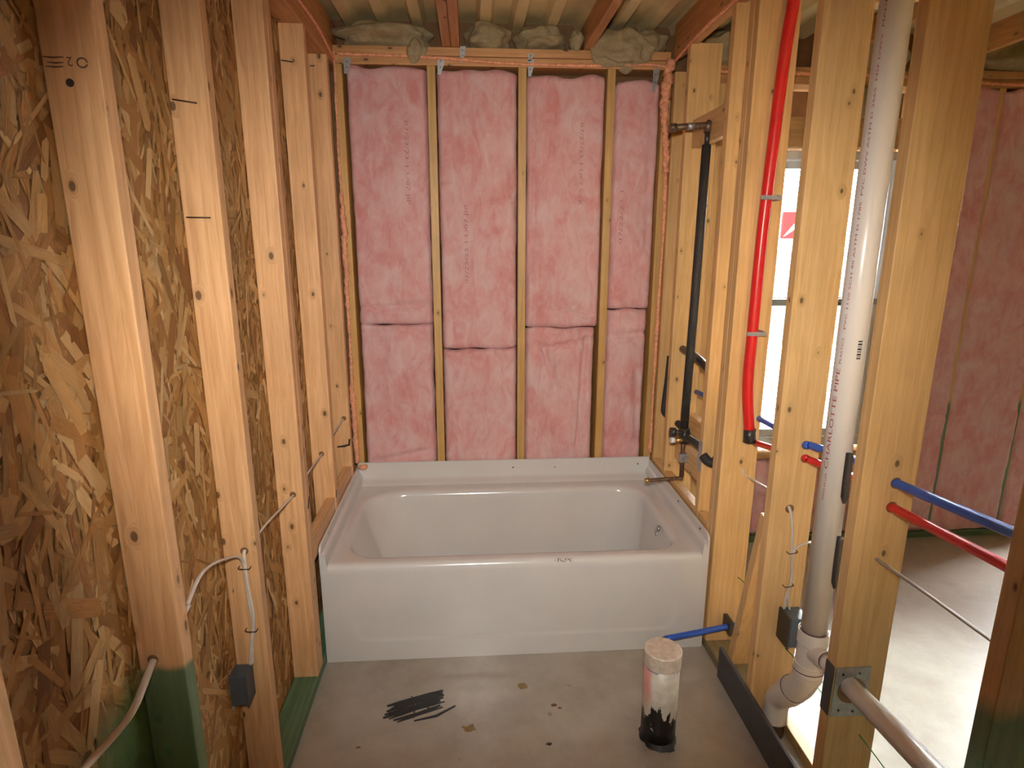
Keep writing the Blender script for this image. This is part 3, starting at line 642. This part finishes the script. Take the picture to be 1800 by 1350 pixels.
# nailing flange: left, right (with rounded front shoulders) and back
def flange_side(x, s):
    bm = bmesh.new(); c = Vector((x, 0, .4)); prof = [(0, .385), (.030, .395), (.026, .430), (.0235, .458), (.020, .466), (.009, .470), (.0075, .500), (.0, .502)]
    secs = []
    for (y, dz, k) in ((.001, -.035, 1.0), (.004, -.018, 1.0), (.012, -.006, 1.0), (.025, 0, 1.0), (.2, .002, 1.0), (.6, .006, 1.0), (TY1, .008, 1.0)):
        sec = []
        for (px, pz) in prof:
            z = min(pz, .472) if y < .003 else pz
            z = z if pz < .47 else z+dz
            sec.append(bm.verts.new((s*px*k, y, z-.4)))
        secs.append(sec)
    for a, b in zip(secs[:-1], secs[1:]):
        for k in range(len(prof)-1): bm.faces.new((a[k], a[k+1], b[k+1], b[k]))
        bm.faces.new((a[-1], a[0], b[0], b[-1]))
    bm.faces.new(secs[0]); bm.faces.new(secs[-1][::-1]); bmesh.ops.recalc_face_normals(bm, faces=bm.faces)
    o = link('nailing_flange', bm_mesh(bm, 'nailing_flange'), 'tub', tub, c); return o
fL = flange_side(TX0-.001, 1); fR = flange_side(TX1+.001, -1)
fB = poly_prism('nailing_flange', [(.775, .4195), (.795, .430), (.812, .436), (.822, .442), (.829, .452), (.833, .526), (.840, .528), (.840, .40), (.775, .40)], 'x', TX0+.006, TX1-.006, 'tub', tub, .001)
for x in (.04, .43, .80, 1.02, 1.35, 1.46): circle_disc('screw', (x, .8325, .480+.01*math.sin(x*40)), (0, -1, 0), .0042, 'screw' if x < .1 else 'nail', fB, .002, 10)
for y in (.14, .42, .64):
    circle_disc('screw', (TX0+.0075, y, .487), (1, 0, .1), .005, 'screw', fL, .002, 10)
for y in (.09, .36, .60): circle_disc('screw', (TX1-.0075, y, .487), (-1, 0, .1), .0042, 'nail', fR, .002, 10)
ov = circle_disc('overflow_fitting', (1.417, .300, .385), (-1, 0, .25), .014, 'screw', tub, .010, 24)
tube('overflow_hook', [(1.406, .296, .392), (1.400, .293, .376), (1.402, .291, .360), (1.409, .292, .366)], .003, 'screw', ov, seg=8)

# ================================================================== PLUMBING
def pipe(name, pts, r, mat, label, cat='pipe', group=None, n=8, seg=18, straight=False):
    o = tube(name, pts, r, mat, None, n, seg, straight=straight); tag(o, label, cat, group); return o
# white drain stack in the partition
SX, SY, SR = 1.603, -.607, .0365
stack = empty('drain_stack', (SX, SY, .1)); tag(stack, 'white plastic drain stack rising between two partition studs', 'drain pipe')
sp_ = tube('pipe', [(SX, SY, .50), (SX, SY, 2.60)], SR, 'white_pvc', stack, seg=32, straight=True)
def sleeve(name, a, b, r, parent, mat='white_pvc', lip=.003):
    a = Vector(a); b = Vector(b); d = (b-a); L = d.length; d.normalize()
    return tube(name, [a, a+d*.002, a+d*.008, b-d*.008, b-d*.002, b], lambda t: r, mat, parent, seg=32, straight=True)
tee = sleeve('tee_fitting', (SX, SY, .375), (SX, SY, .49), SR+.0035, stack)
sleeve('tee_collar', (SX, SY, .462), (SX, SY, .505), SR+.0065, tee); sleeve('tee_collar', (SX, SY+.003, .355), (SX, SY+.001, .395), SR+.0055, tee)
sleeve('tee_branch', (SX-.002, SY-.01, .435), (SX-.010, SY-.075, .462), .0265, tee); sleeve('tee_branch_collar', (SX-.009, SY-.066, .458), (SX-.013, SY-.10, .472), .0295, tee)
el = tube('elbow_fitting', [(SX, SY+.002, .362), (SX, SY+.010, .330), (SX, SY+.035, .280), (SX, SY+.075, .230)], SR+.004, 'white_pvc', stack, seg=32, n=10)
e2 = tube('elbow_fitting', [(SX, SY+.070, .236), (SX, SY+.105, .190), (SX, SY+.138, .150), (SX, SY+.150, .105), (SX, SY+.150, .055)], SR+.003, 'white_pvc', stack, seg=32, n=10)
sleeve('elbow_collar', (SX, SY+.062, .248), (SX, SY+.090, .210), SR+.0068, el)
sleeve('elbow_collar', (SX, SY+.001, .368), (SX, SY+.006, .340), SR+.0062, el)
sleeve('pipe', (SX, SY+.150, .06), (SX, SY+.150, .0), SR-.003, stack, 'nail')
M['primer'] = plain('purple_primer', (.16, .07, .09), .5)
def ring(c, d, r, parent):
    c = Vector(c); d = Vector(d).normalized(); u = d.cross(Vector((1, 0, 0))).normalized(); w = d.cross(u)
    tube('primer_ring', [c+(u*math.cos(q*math.pi/16)+w*math.sin(q*math.pi/16))*r for q in range(33)], .0014, 'primer', parent, seg=6, straight=True)
ring((SX, SY, .506), (0, 0, 1), SR+.0025, tee); ring((SX, SY+.001, .369), (0, .1, 1), SR+.0062, el); ring((SX, SY+.061, .249), (0, .6, -.8), SR+.006, el); ring((SX-.0132, SY-.101, .4724), (-.05, -1, .35), .026, tee)
# printing on the stack
vd = (Vector((CAM.x, CAM.y))-Vector((SX, SY))).normalized(); base = math.atan2(vd.y, vd.x)
def wrap_text(s, size, z0, ang, mat, length=None):
    me = text_mesh(s, size); me.materials.clear(); w = max(v.co.x for v in me.vertices); k = (length/w) if length else 1
    for v in me.vertices:
        # reads upwards: text x -> +z, text up -> to the viewer's left
        th = base - ang - v.co.y/SR
        v.co = Vector((math.cos(th)*(SR+.0004), math.sin(th)*(SR+.0004), v.co.x*k))
    return link('printing', me, mat, sp_, (SX, SY, z0))
A_ = math.radians(30)
wrap_text('CHARLOTTE PIPE', .0165, 1.02, A_, 'ink_red', .285)
wrap_text('PLASTICS', .009, 1.318, A_, 'ink_red', .07)
wrap_text('PVC 1120 SCH 40 ASTM D 1785  PVC DWV ASTM D 2665  NSF DWV  MADE IN USA', .0085, 1.41, A_, 'ink_red', .86)
wrap_text('MADE IN USA', .008, .93, A_, 'ink_red', .08)
for k, (zz, hh) in enumerate(((0, .004), (.006, .002), (.010, .005), (.018, .003), (.024, .005), (.032, .002), (.037, .005), (.045, .004))):
    bm = bmesh.new()
    for q in range(5):
        th = base + math.radians(24)+ (q/4)*.30
        for z_ in (zz, zz+hh): bm.verts.new((math.cos(th)*(SR+.0004), math.sin(th)*(SR+.0004), z_))
    bm.verts.ensure_lookup_table()
    for q in range(4): bm.faces.new((bm.verts[2*q], bm.verts[2*q+2], bm.verts[2*q+3], bm.verts[2*q+1]))
    link('barcode_bar', bm_mesh(bm, 'barcode_bar'), 'ink_black', sp_, (SX, SY, 1.335))
# branch drain leaving through the near stud towards the camera
pipe('branch_drain_pipe', [(SX-.013, SY-.095, .470), (XR+.050, -.80, .482), (1.497, -1.2, .610), (1.41, -1.6, .74)], .0255, 'white_pvc', 'white drain pipe poking through the steel-plated stud towards the camera', n=6, seg=26)
# black foam-sleeved pieces hanging behind the stack
for (z0, z1, x0_, lab) in ((.955, 1.095, 1.577, 'upper black foam pipe sleeve hanging beside the white stack'), (.702, .855, 1.583, 'lower black foam pipe sleeve hanging beside the white stack')):
    pipe('foam_sleeve', [(x0_, -.70, z1), (x0_, -.70, (z0+z1)/2), (x0_+.001, -.70, z0+.03), (x0_+.002, -.70, z0)], (lambda t: .0095 if t < .8 else .0095*(1-.6*(t-.8)/.2)), 'black_rubber', lab, 'pipe sleeve')
# water lines through the partition
PX = XR+.082
pipe('cold_water_pipe', [(PX+.050, .62, .93), (PX+.052, .0, .985), (PX+.010, -.39, 1.018), (PX+.018, -.43, 1.022), (PX+.053, -.607, 1.036), (PX+.014, -.79, 1.058), (PX+.006, -.82, 1.061), (PX-.010, -1.2, 1.105), (PX-.04, -1.6, 1.15)], .0115, 'blue_pex', 'blue water pipe running through the partition studs', 'water pipe')
pipe('hot_water_pipe', [(PX+.032, -.045, .900), (PX+.012, -.39, .972), (PX+.020, -.43, .974), (PX+.053, -.607, .984), (PX+.012, -.79, .996), (PX+.004, -.82, .998), (PX-.012, -1.2, 1.036), (PX-.04, -1.6, 1.075)], .0115, 'red_pex', 'thin red water pipe running through the partition studs below the blue one', 'water pipe')
rz = pipe('hot_water_riser', [(1.652, -.045, 2.62), (1.632, -.045, 2.38), (1.618, -.046, 2.21), (1.602, -.046, 1.78), (1.598, -.046, 1.60), (1.597, -.046, 1.31), (1.598, -.046, 1.12), (1.620, -.046, .945)], .0195, 'red_pex', 'thick red riser pipe clamped to the doubled stud', 'water pipe')
tube('end_fitting', [(1.622, -.046, .955), (1.624, -.046, .905)], .023, 'black_plastic', rz, straight=True)
for z in (1.778, 1.314):
    xx = 1.602 if z > 1.5 else 1.597
    c_ = box('pipe_clamp', (xx-.030, xx+.040, -.0705, -.0655, z-.006, z+.008), 'clip', rz, .001); box('clamp_foot', (xx+.030, xx+.038, -.0655, -.019, z-.008, z+.010), 'clip', c_, .001)
st_ = pipe('supply_stub', [(XR+.095, -.06, .138), (1.50, -.065, .118), (1.345, -.068, .094)], .0115, 'blue_pex', 'short blue pipe stub sticking out in front of the tub apron', 'water pipe')
tube('stub_tip', [(1.352, -.0678, .0952), (1.332, -.068, .092)], .0085, 'black_plastic', st_, straight=True)
box('stub_bracket', (XR+.062, XR+.080, -.085, -.0195, .105, .165), 'black_plastic', st_, .003)
# capped floor pipe
PXX, PYY = 1.204, -.448
fp = empty('floor_pipe_stub', (PXX, PYY, 0)); tag(fp, 'capped white pipe standing out of the slab with black tar at its foot', 'pipe')
tube('pipe', [(PXX, PYY, 0), (PXX, PYY, .08), (PXX, PYY, .16), (PXX, PYY, .30)], .0575, 'stub', fp, seg=40, straight=True)
bm = bmesh.new(); add_tube(bm, [(0, 0, 0), (0, 0, .002), (0, 0, .048), (0, 0, .051)], lambda t: .0605 if t < .9 else .0575, 40, True)
M['cap'] = plain('scuffed_cap', (.66, .56, .46), .5, var=.18, scale=60)
link('pipe_cap', bm_mesh(bm, 'pipe_cap'), 'cap', fp, (PXX, PYY, .290), False)
bm = bmesh.new(); n = 48; ring0 = []; ring1 = []
for k in range(n):
    a = 2*math.pi*k/n; r = .064+.014*noise.noise(Vector((math.cos(a)*1.6, math.sin(a)*1.6, 3)))+.006*noise.noise(Vector((math.cos(a)*4, math.sin(a)*4, 5)))
    r = max(.0585, r); ring0.append(bm.verts.new((math.cos(a)*r, math.sin(a)*r, .0008))); ring1.append(bm.verts.new((math.cos(a)*.0572, math.sin(a)*.0572, .016)))
for k in range(n): bm.faces.new((ring0[k], ring0[(k+1) % n], ring1[(k+1) % n], ring1[k]))
link('tar_collar', bm_mesh(bm, 'tar_collar'), 'scribble', fp, (PXX, PYY, 0), True)

# shower and tub valve piping
SHX, SHY = 1.556, .42
sh = empty('shower_pipework', (SHX, SHY, .56)); tag(sh, 'black-sleeved shower riser with valve, shower arm and spout stub', 'shower pipe')
tube('riser_sleeve', [(SHX-.012, SHY, .80), (SHX-.004, SHY, 1.4), (SHX, SHY, 2.015)], .0185, 'black_rubber', sh, straight=True, seg=20)
tube('riser_pipe', [(SHX, SHY, 2.0), (SHX, SHY, 2.085)], .0105, 'black_plastic', sh, straight=True)
tube('riser_pipe', [(SHX-.008, SHY, .58), (SHX-.012, SHY, .82)], .0105, 'darksteel', sh, straight=True)
a_ = tube('shower_arm', [(SHX+.014, SHY, 2.090), (SHX, SHY, 2.090), (1.47, SHY, 2.084), (1.405, SHY, 2.078)], .0125, 'darksteel', sh, straight=True)
tube('arm_collar', [(1.425, SHY, 2.080), (1.399, SHY, 2.077)], .0165, 'darksteel', a_, straight=True); tube('arm_elbow', [(SHX, SHY, 2.062), (SHX+.001, SHY, 2.09), (SHX+.010, SHY, 2.10)], .0165, 'darksteel', a_, straight=True)
tube('arm_band', [(1.50, SHY, 2.0865), (1.47, SHY, 2.084)], .0135, 'steel', a_, straight=True)
tube('spout_stub', [(SHX-.008, SHY, .61), (SHX-.008, SHY, .586), (SHX-.012, SHY, .574), (SHX-.03, SHY, .5725), (1.47, SHY, .570), (1.392, SHY, .566)], .0085, 'darksteel', sh, n=6)
tube('spout_cap', [(1.398, SHY, .566), (1.378, SHY, .565)], .0125, 'brass', sh, straight=True)
box('pipe_clamp', (SHX-.026, SHX+.012, SHY-.02, SHY+.012, .655, .695), 'steel', sh, .003)
vb_ = tube('valve_body', [(SHX-.008, SHY, .745), (SHX-.009, SHY, .815)], .024, 'black_plastic', sh, straight=True)
tube('valve_stem', [(SHX-.01, SHY-.01, .795), (1.486, SHY-.012, .800)], .0125, 'black_plastic', vb_, straight=True); tube('valve_knob', [(1.500, SHY-.012, .799), (1.478, SHY-.012, .801)], .021, 'black_plastic', vb_, straight=True, seg=20)
tube('stop_screw', [(SHX-.01, SHY-.01, .762), (1.500, SHY-.012, .762)], .010, 'brass', vb_, straight=True); tube('stop_tip', [(1.500, SHY-.012, .762), (1.482, SHY-.012, .762)], .0135, 'vinyl', vb_, straight=True)
ks = pipe('sleeved_supply_pipe', [(SHX-.005, SHY-.01, .772), (SHX+.02, .36, .765), (SHX+.035, .25, .755), (SHX+.035, .168, .750), (SHX+.033, .120, .748)], .0175, 'black_plastic', 'black water pipe from the shower valve through the guarded stud', 'water pipe')
tube('pipe_elbow', [(1.528, .142, .785), (1.545, .135, .765), (1.566, .125, .760), (1.585, .115, .795), (1.597, .105, .86), (1.605, .10, .93)], .019, 'black_rubber', ks)
pipe('sleeved_supply_pipe', [(SHX+.03, .62, 1.14), (SHX+.035, .40, 1.125), (SHX+.04, .18, 1.07)], .0175, 'black_plastic', 'short black pipe slanting behind the shower riser', 'water pipe')
pipe('sleeved_supply_pipe', [(SHX+.02, .76, 1.08), (SHX+.012, .755, .95), (SHX+.002, .75, .825), (SHX+.004, .735, .795), (SHX+.03, .66, .775), (SHX+.03, .50, .77), (SHX, .43, .78)], .0165, 'black_rubber', 'black bent pipe in the last partition bay beside the back wall', 'water pipe')

# ================================================================== WIRING
def cable(pts, label, r=.0048, mat='cable', n=10, flat=.6):
    o = tube('electrical_cable', pts, r, mat, None, n, 10, flat); tag(o, label, 'cable', 'electrical cables'); return o
cable([(-.04, -.90, .85), (-.06, -1.0, .80), (-.058, -1.03, .806), (-.04, -1.15, .79), (-.02, -1.30, .83), (.0, -1.45, .88)], 'thick white cable leaving the green-footed stud at lower left', .0075)
cable([(-.04, -1.0, .80), (-.042, -.91, .845), (-.044, -.83, .875), (-.045, -.76, .868), (-.042, -.68, .840), (-.036, -.628, .815), (-.033, -.605, .785), (-.032, -.600, .74), (-.030, -.600, .66), (-.026, -.600, .60), (-.036, -.602, .53), (-.045, -.604, .465)], 'white cable looping over to the box on the second stud', .0052)
cable([(-.03, -.56, .815), (-.031, -.594, .812), (-.030, -.602, .78), (-.027, -.603, .70), (-.022, -.602, .62), (-.034, -.600, .53), (-.040, -.602, .465)], 'second white cable dropping beside it into the box', .0045)
cable([(-.04, -.53, .78), (-.04, -.42, .795), (-.034, -.128, .772), (-.034, .0, .772)], 'white cable between the second and the doubled left stud', .0042)
cable([(-.04, -.02, .765), (-.04, .13, .768), (-.044, .335, .758), (-.044, .4, .758)], 'short white cable between the doubled and the fifth left stud', .0042)
cable([(-.04, .40, .765), (-.04, .51, .780), (-.026, .705, .803), (-.024, .73, .805)], 'short white cable entering the last left stud at the tub corner', .0042)
for k, z in enumerate((.768, .575)):
    s_ = tube('cable_staple', [(-.048, -.592, z), (-.046, -.607, z), (-.020, -.607, z-.002), (-.018, -.592, z-.002)], .0014, 'nail', left_studs[2], n=4, seg=6)
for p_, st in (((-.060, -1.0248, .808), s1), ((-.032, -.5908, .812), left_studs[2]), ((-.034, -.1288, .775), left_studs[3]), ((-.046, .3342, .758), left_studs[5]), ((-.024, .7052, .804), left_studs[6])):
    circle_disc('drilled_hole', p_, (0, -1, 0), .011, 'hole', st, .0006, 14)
bx = empty('electrical_box', (-.068, -.62, .362)); tag(bx, 'grey plastic switch box nailed to the second left stud', 'electrical box', 'electrical boxes')
def elec_box(parent, b, open_dir):
    x0, x1, y0, y1, z0, z1 = b
    box('box_body', b, 'box', parent, .003)
    if open_dir: box('box_rim', (x1, x1+.006, y0-.002, y1, z0-.002, z1+.002), 'box', parent, .002)
    for z in (z0+.012, z1-.016): tube('box_nail', [(x0+.01, y1, z), (x0+.01, y1+.001, z)], .004, 'nail', parent, straight=True)
elec_box(bx, (-.103, -.048, -.645, -.592, .365, .460), 1); 
box('box_ear', (-.10, -.085, -.646, -.630, .352, .364), 'clip', bx, .002)
cable([(1.60, -.38, .812), (1.594, -.414, .812), (1.600, -.420, .79), (1.610, -.421, .74), (1.616, -.421, .67), (1.624, -.421, .60), (1.626, -.421, .545), (1.616, -.421, .50), (1.613, -.421, .45)], 'white cable hanging down the second partition stud into its box', .0052)
cable([(1.76, -.42, .69), (1.69, -.420, .69), (1.650, -.422, .685), (1.624, -.424, .668), (1.619, -.425, .64), (1.622, -.425, .56), (1.620, -.425, .51), (1.632, -.425, .44)], 'white side cable joining the hanging cable behind the white stack', .0045)
for z in (.655, .535): tube('cable_staple', [(1.604, -.412, z), (1.606, -.427, z), (1.632, -.427, z+.004), (1.635, -.412, z+.004)], .0014, 'nail', right['b'], n=4, seg=6)
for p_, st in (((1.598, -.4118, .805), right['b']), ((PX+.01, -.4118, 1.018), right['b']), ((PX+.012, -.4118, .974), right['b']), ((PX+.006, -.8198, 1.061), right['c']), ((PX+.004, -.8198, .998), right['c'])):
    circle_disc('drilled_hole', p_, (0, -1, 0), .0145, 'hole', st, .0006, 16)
b2_ = empty('electrical_box', (1.645, -.44, .345)); tag(b2_, 'grey plastic outlet box on the second partition stud behind the white stack', 'electrical box', 'electrical boxes')
elec_box(b2_, (1.607, 1.668, -.482, -.412, .348, .452), 0); box('box_rim', (1.600, 1.607, -.486, -.412, .345, .455), 'black_plastic', b2_, .002)
cable([(1.615, .06, .80), (1.618, -.02, .79), (1.620, -.03, .775), (1.64, -.05, .76), (1.62, -.25, .80), (1.56, -.37, .86)], 'thin white cable between the doubled stud and the second partition stud', .0035)
cable([(1.60, -.78, .86), (1.603, -.825, .858), (1.60, -1.0, .87), (1.592, -1.24, .885), (1.59, -1.5, .90)], 'grey cable leaving the third partition stud towards the right edge', .0052, 'greywire')
def green(pts, label): o = tube('green_wire', pts, .0018, 'greenwire', None, 6, 6); tag(o, label, 'wire', 'green wires'); return o
green([(1.645, -.018, .325), (1.66, -.06, .315), (1.675, -.20, .27)], 'green wire through the doubled stud beside the tub')
green([(1.632, -.412, .338), (1.65, -.45, .325), (1.70, -.60, .26)], 'upper green wire end on the second partition stud below the box')
green([(1.640, -.412, .292), (1.66, -.46, .275), (1.71, -.62, .21)], 'lower green wire end on the second partition stud below the box')
green([(1.630, -.82, .330), (1.64, -.90, .315), (1.655, -1.1, .28)], 'green wire through the third partition stud below the steel plate')

# ================================================================== FLOOR MARKS
scr = empty('spray_scribble', (.39, -.26, 0)); tag(scr, 'black spray-paint scribble crossing out a mark on the slab', 'paint mark')
def stroke(pts, w): paint_mark('stroke', [(a, b, .0004+random.random()*.0003) for a, b in pts], w, scr, (0, 0, 1), 'scribble')
dirv = Vector((.21, .075)).normalized(); nv = Vector((-dirv.y, dirv.x)); c0 = Vector((.372, -.262))
for k in range(8):
    off = (k-3.5)*.0125; a = c0-dirv*(.100+.03*random.uniform(-1, 1)-abs(k-3.5)*.004)+nv*off; b = c0+dirv*(.112+.03*random.uniform(-1, 1))+nv*(off*.9)
    mid = (a+b)/2+nv*random.uniform(-.006, .006); stroke([a, (a+mid)/2, mid, (b+mid)/2, b], random.uniform(.009, .019))
a = c0-dirv*.02-nv*.062; b = c0+dirv*.135-nv*.052; stroke([a, (a+b)/2-nv*.014, b], .012)
stroke([c0+nv*.058, c0+dirv*.02, c0+dirv*.05-nv*.03], .006); stroke([c0-dirv*.02+nv*.04, c0, c0-dirv*.02-nv*.05], .006)
for (cxx, cyy, rr) in ((-.045, .012, .045), (.05, .012, .04)):
    stroke([c0+dirv*(cxx+rr*math.cos(q*.5))+nv*(cyy+rr*.5*math.sin(q*.5)) for q in range(13)], .005)
M['mud'] = plain('brown_stain', (.16, .085, .035), .8, var=.4, scale=120); M['straw'] = plain('ochre_stain', (.28, .19, .08), .8, var=.3, scale=120)
def blotch(x, y, r, mat, label, seed, asp=.7):
    bm = bmesh.new(); n = 28; c = bm.verts.new((0, 0, .0012)); R0 = []
    for k in range(n):
        a = 2*math.pi*k/n; q = r*(1+.55*noise.noise(Vector((math.cos(a)*1.7+seed*3, math.sin(a)*1.7, seed)))+.35*noise.noise(Vector((math.cos(a)*5+seed, math.sin(a)*5, seed))))
        R0.append(bm.verts.new((math.cos(a)*q, math.sin(a)*q*asp, .0003)))
    for k in range(n): bm.faces.new((c, R0[k], R0[(k+1) % n]))
    o = link('floor_stain', bm_mesh(bm, 'floor_stain'), mat, None, (x, y, 0)); tag(o, label, 'stain', 'stains on the slab')
blotch(.766, -.182, .020, 'straw', 'round ochre stain on the slab nearest the tub apron', 1)
blotch(.567, -.372, .022, 'straw', 'ochre stain on the slab below the black scribble', 2)
blotch(.873, -.285, .011, 'mud', 'dark brown crumb stain right of the round ochre stain', 3)
blotch(.893, -.300, .007, 'mud', 'tiny brown crumb beside the dark crumb stain', 4)
blotch(.833, -.457, .009, 'scribble', 'small black speck on the slab near the picture bottom', 5)
blotch(1.245, -.60, .008, 'scribble', 'small black chip on the slab in front of the floor pipe', 6, .3)
blotch(.20, -.43, .009, 'mud', 'small brown chip near the green bottom plate', 7, .4)

# ================================================================== OUTSIDE THE WINDOW
gr = box('ground', (-30, 60, 1.2, 60, -.4, -.3), 'ground', None, 0); tag(gr, 'pale bright ground outside the window', 'ground', kind='structure')
bld = empty('brick_building', (8, 9.2, -.3)); tag(bld, 'pale brick building across the lot seen through the window', 'building')
box('wall', (2.5, 14, 9.0, 9.4, -.3, 1.45), 'brick', bld, 0); box('ledge', (2.4, 14.1, 8.9, 9.45, 1.45, 1.58), 'gasket', bld, .01); box('fascia', (2.5, 14, 9.05, 9.4, 1.58, 2.55), 'signwhite', bld, .01)
box('lower_ledge', (2.5, 14, 8.95, 9.0, .98, 1.02), 'gasket', bld, .005)
sg = box('sign_board', (6.30, 7.10, 8.98, 9.04, 1.68, 2.16), 'signred', bld, .005)
poly_prism('sign_emblem', [(6.34, 1.72), (6.62, 2.06), (6.72, 1.92), (6.60, 1.72), (6.52, 1.84)], 'y', 8.972, 8.981, 'signwhite', sg)
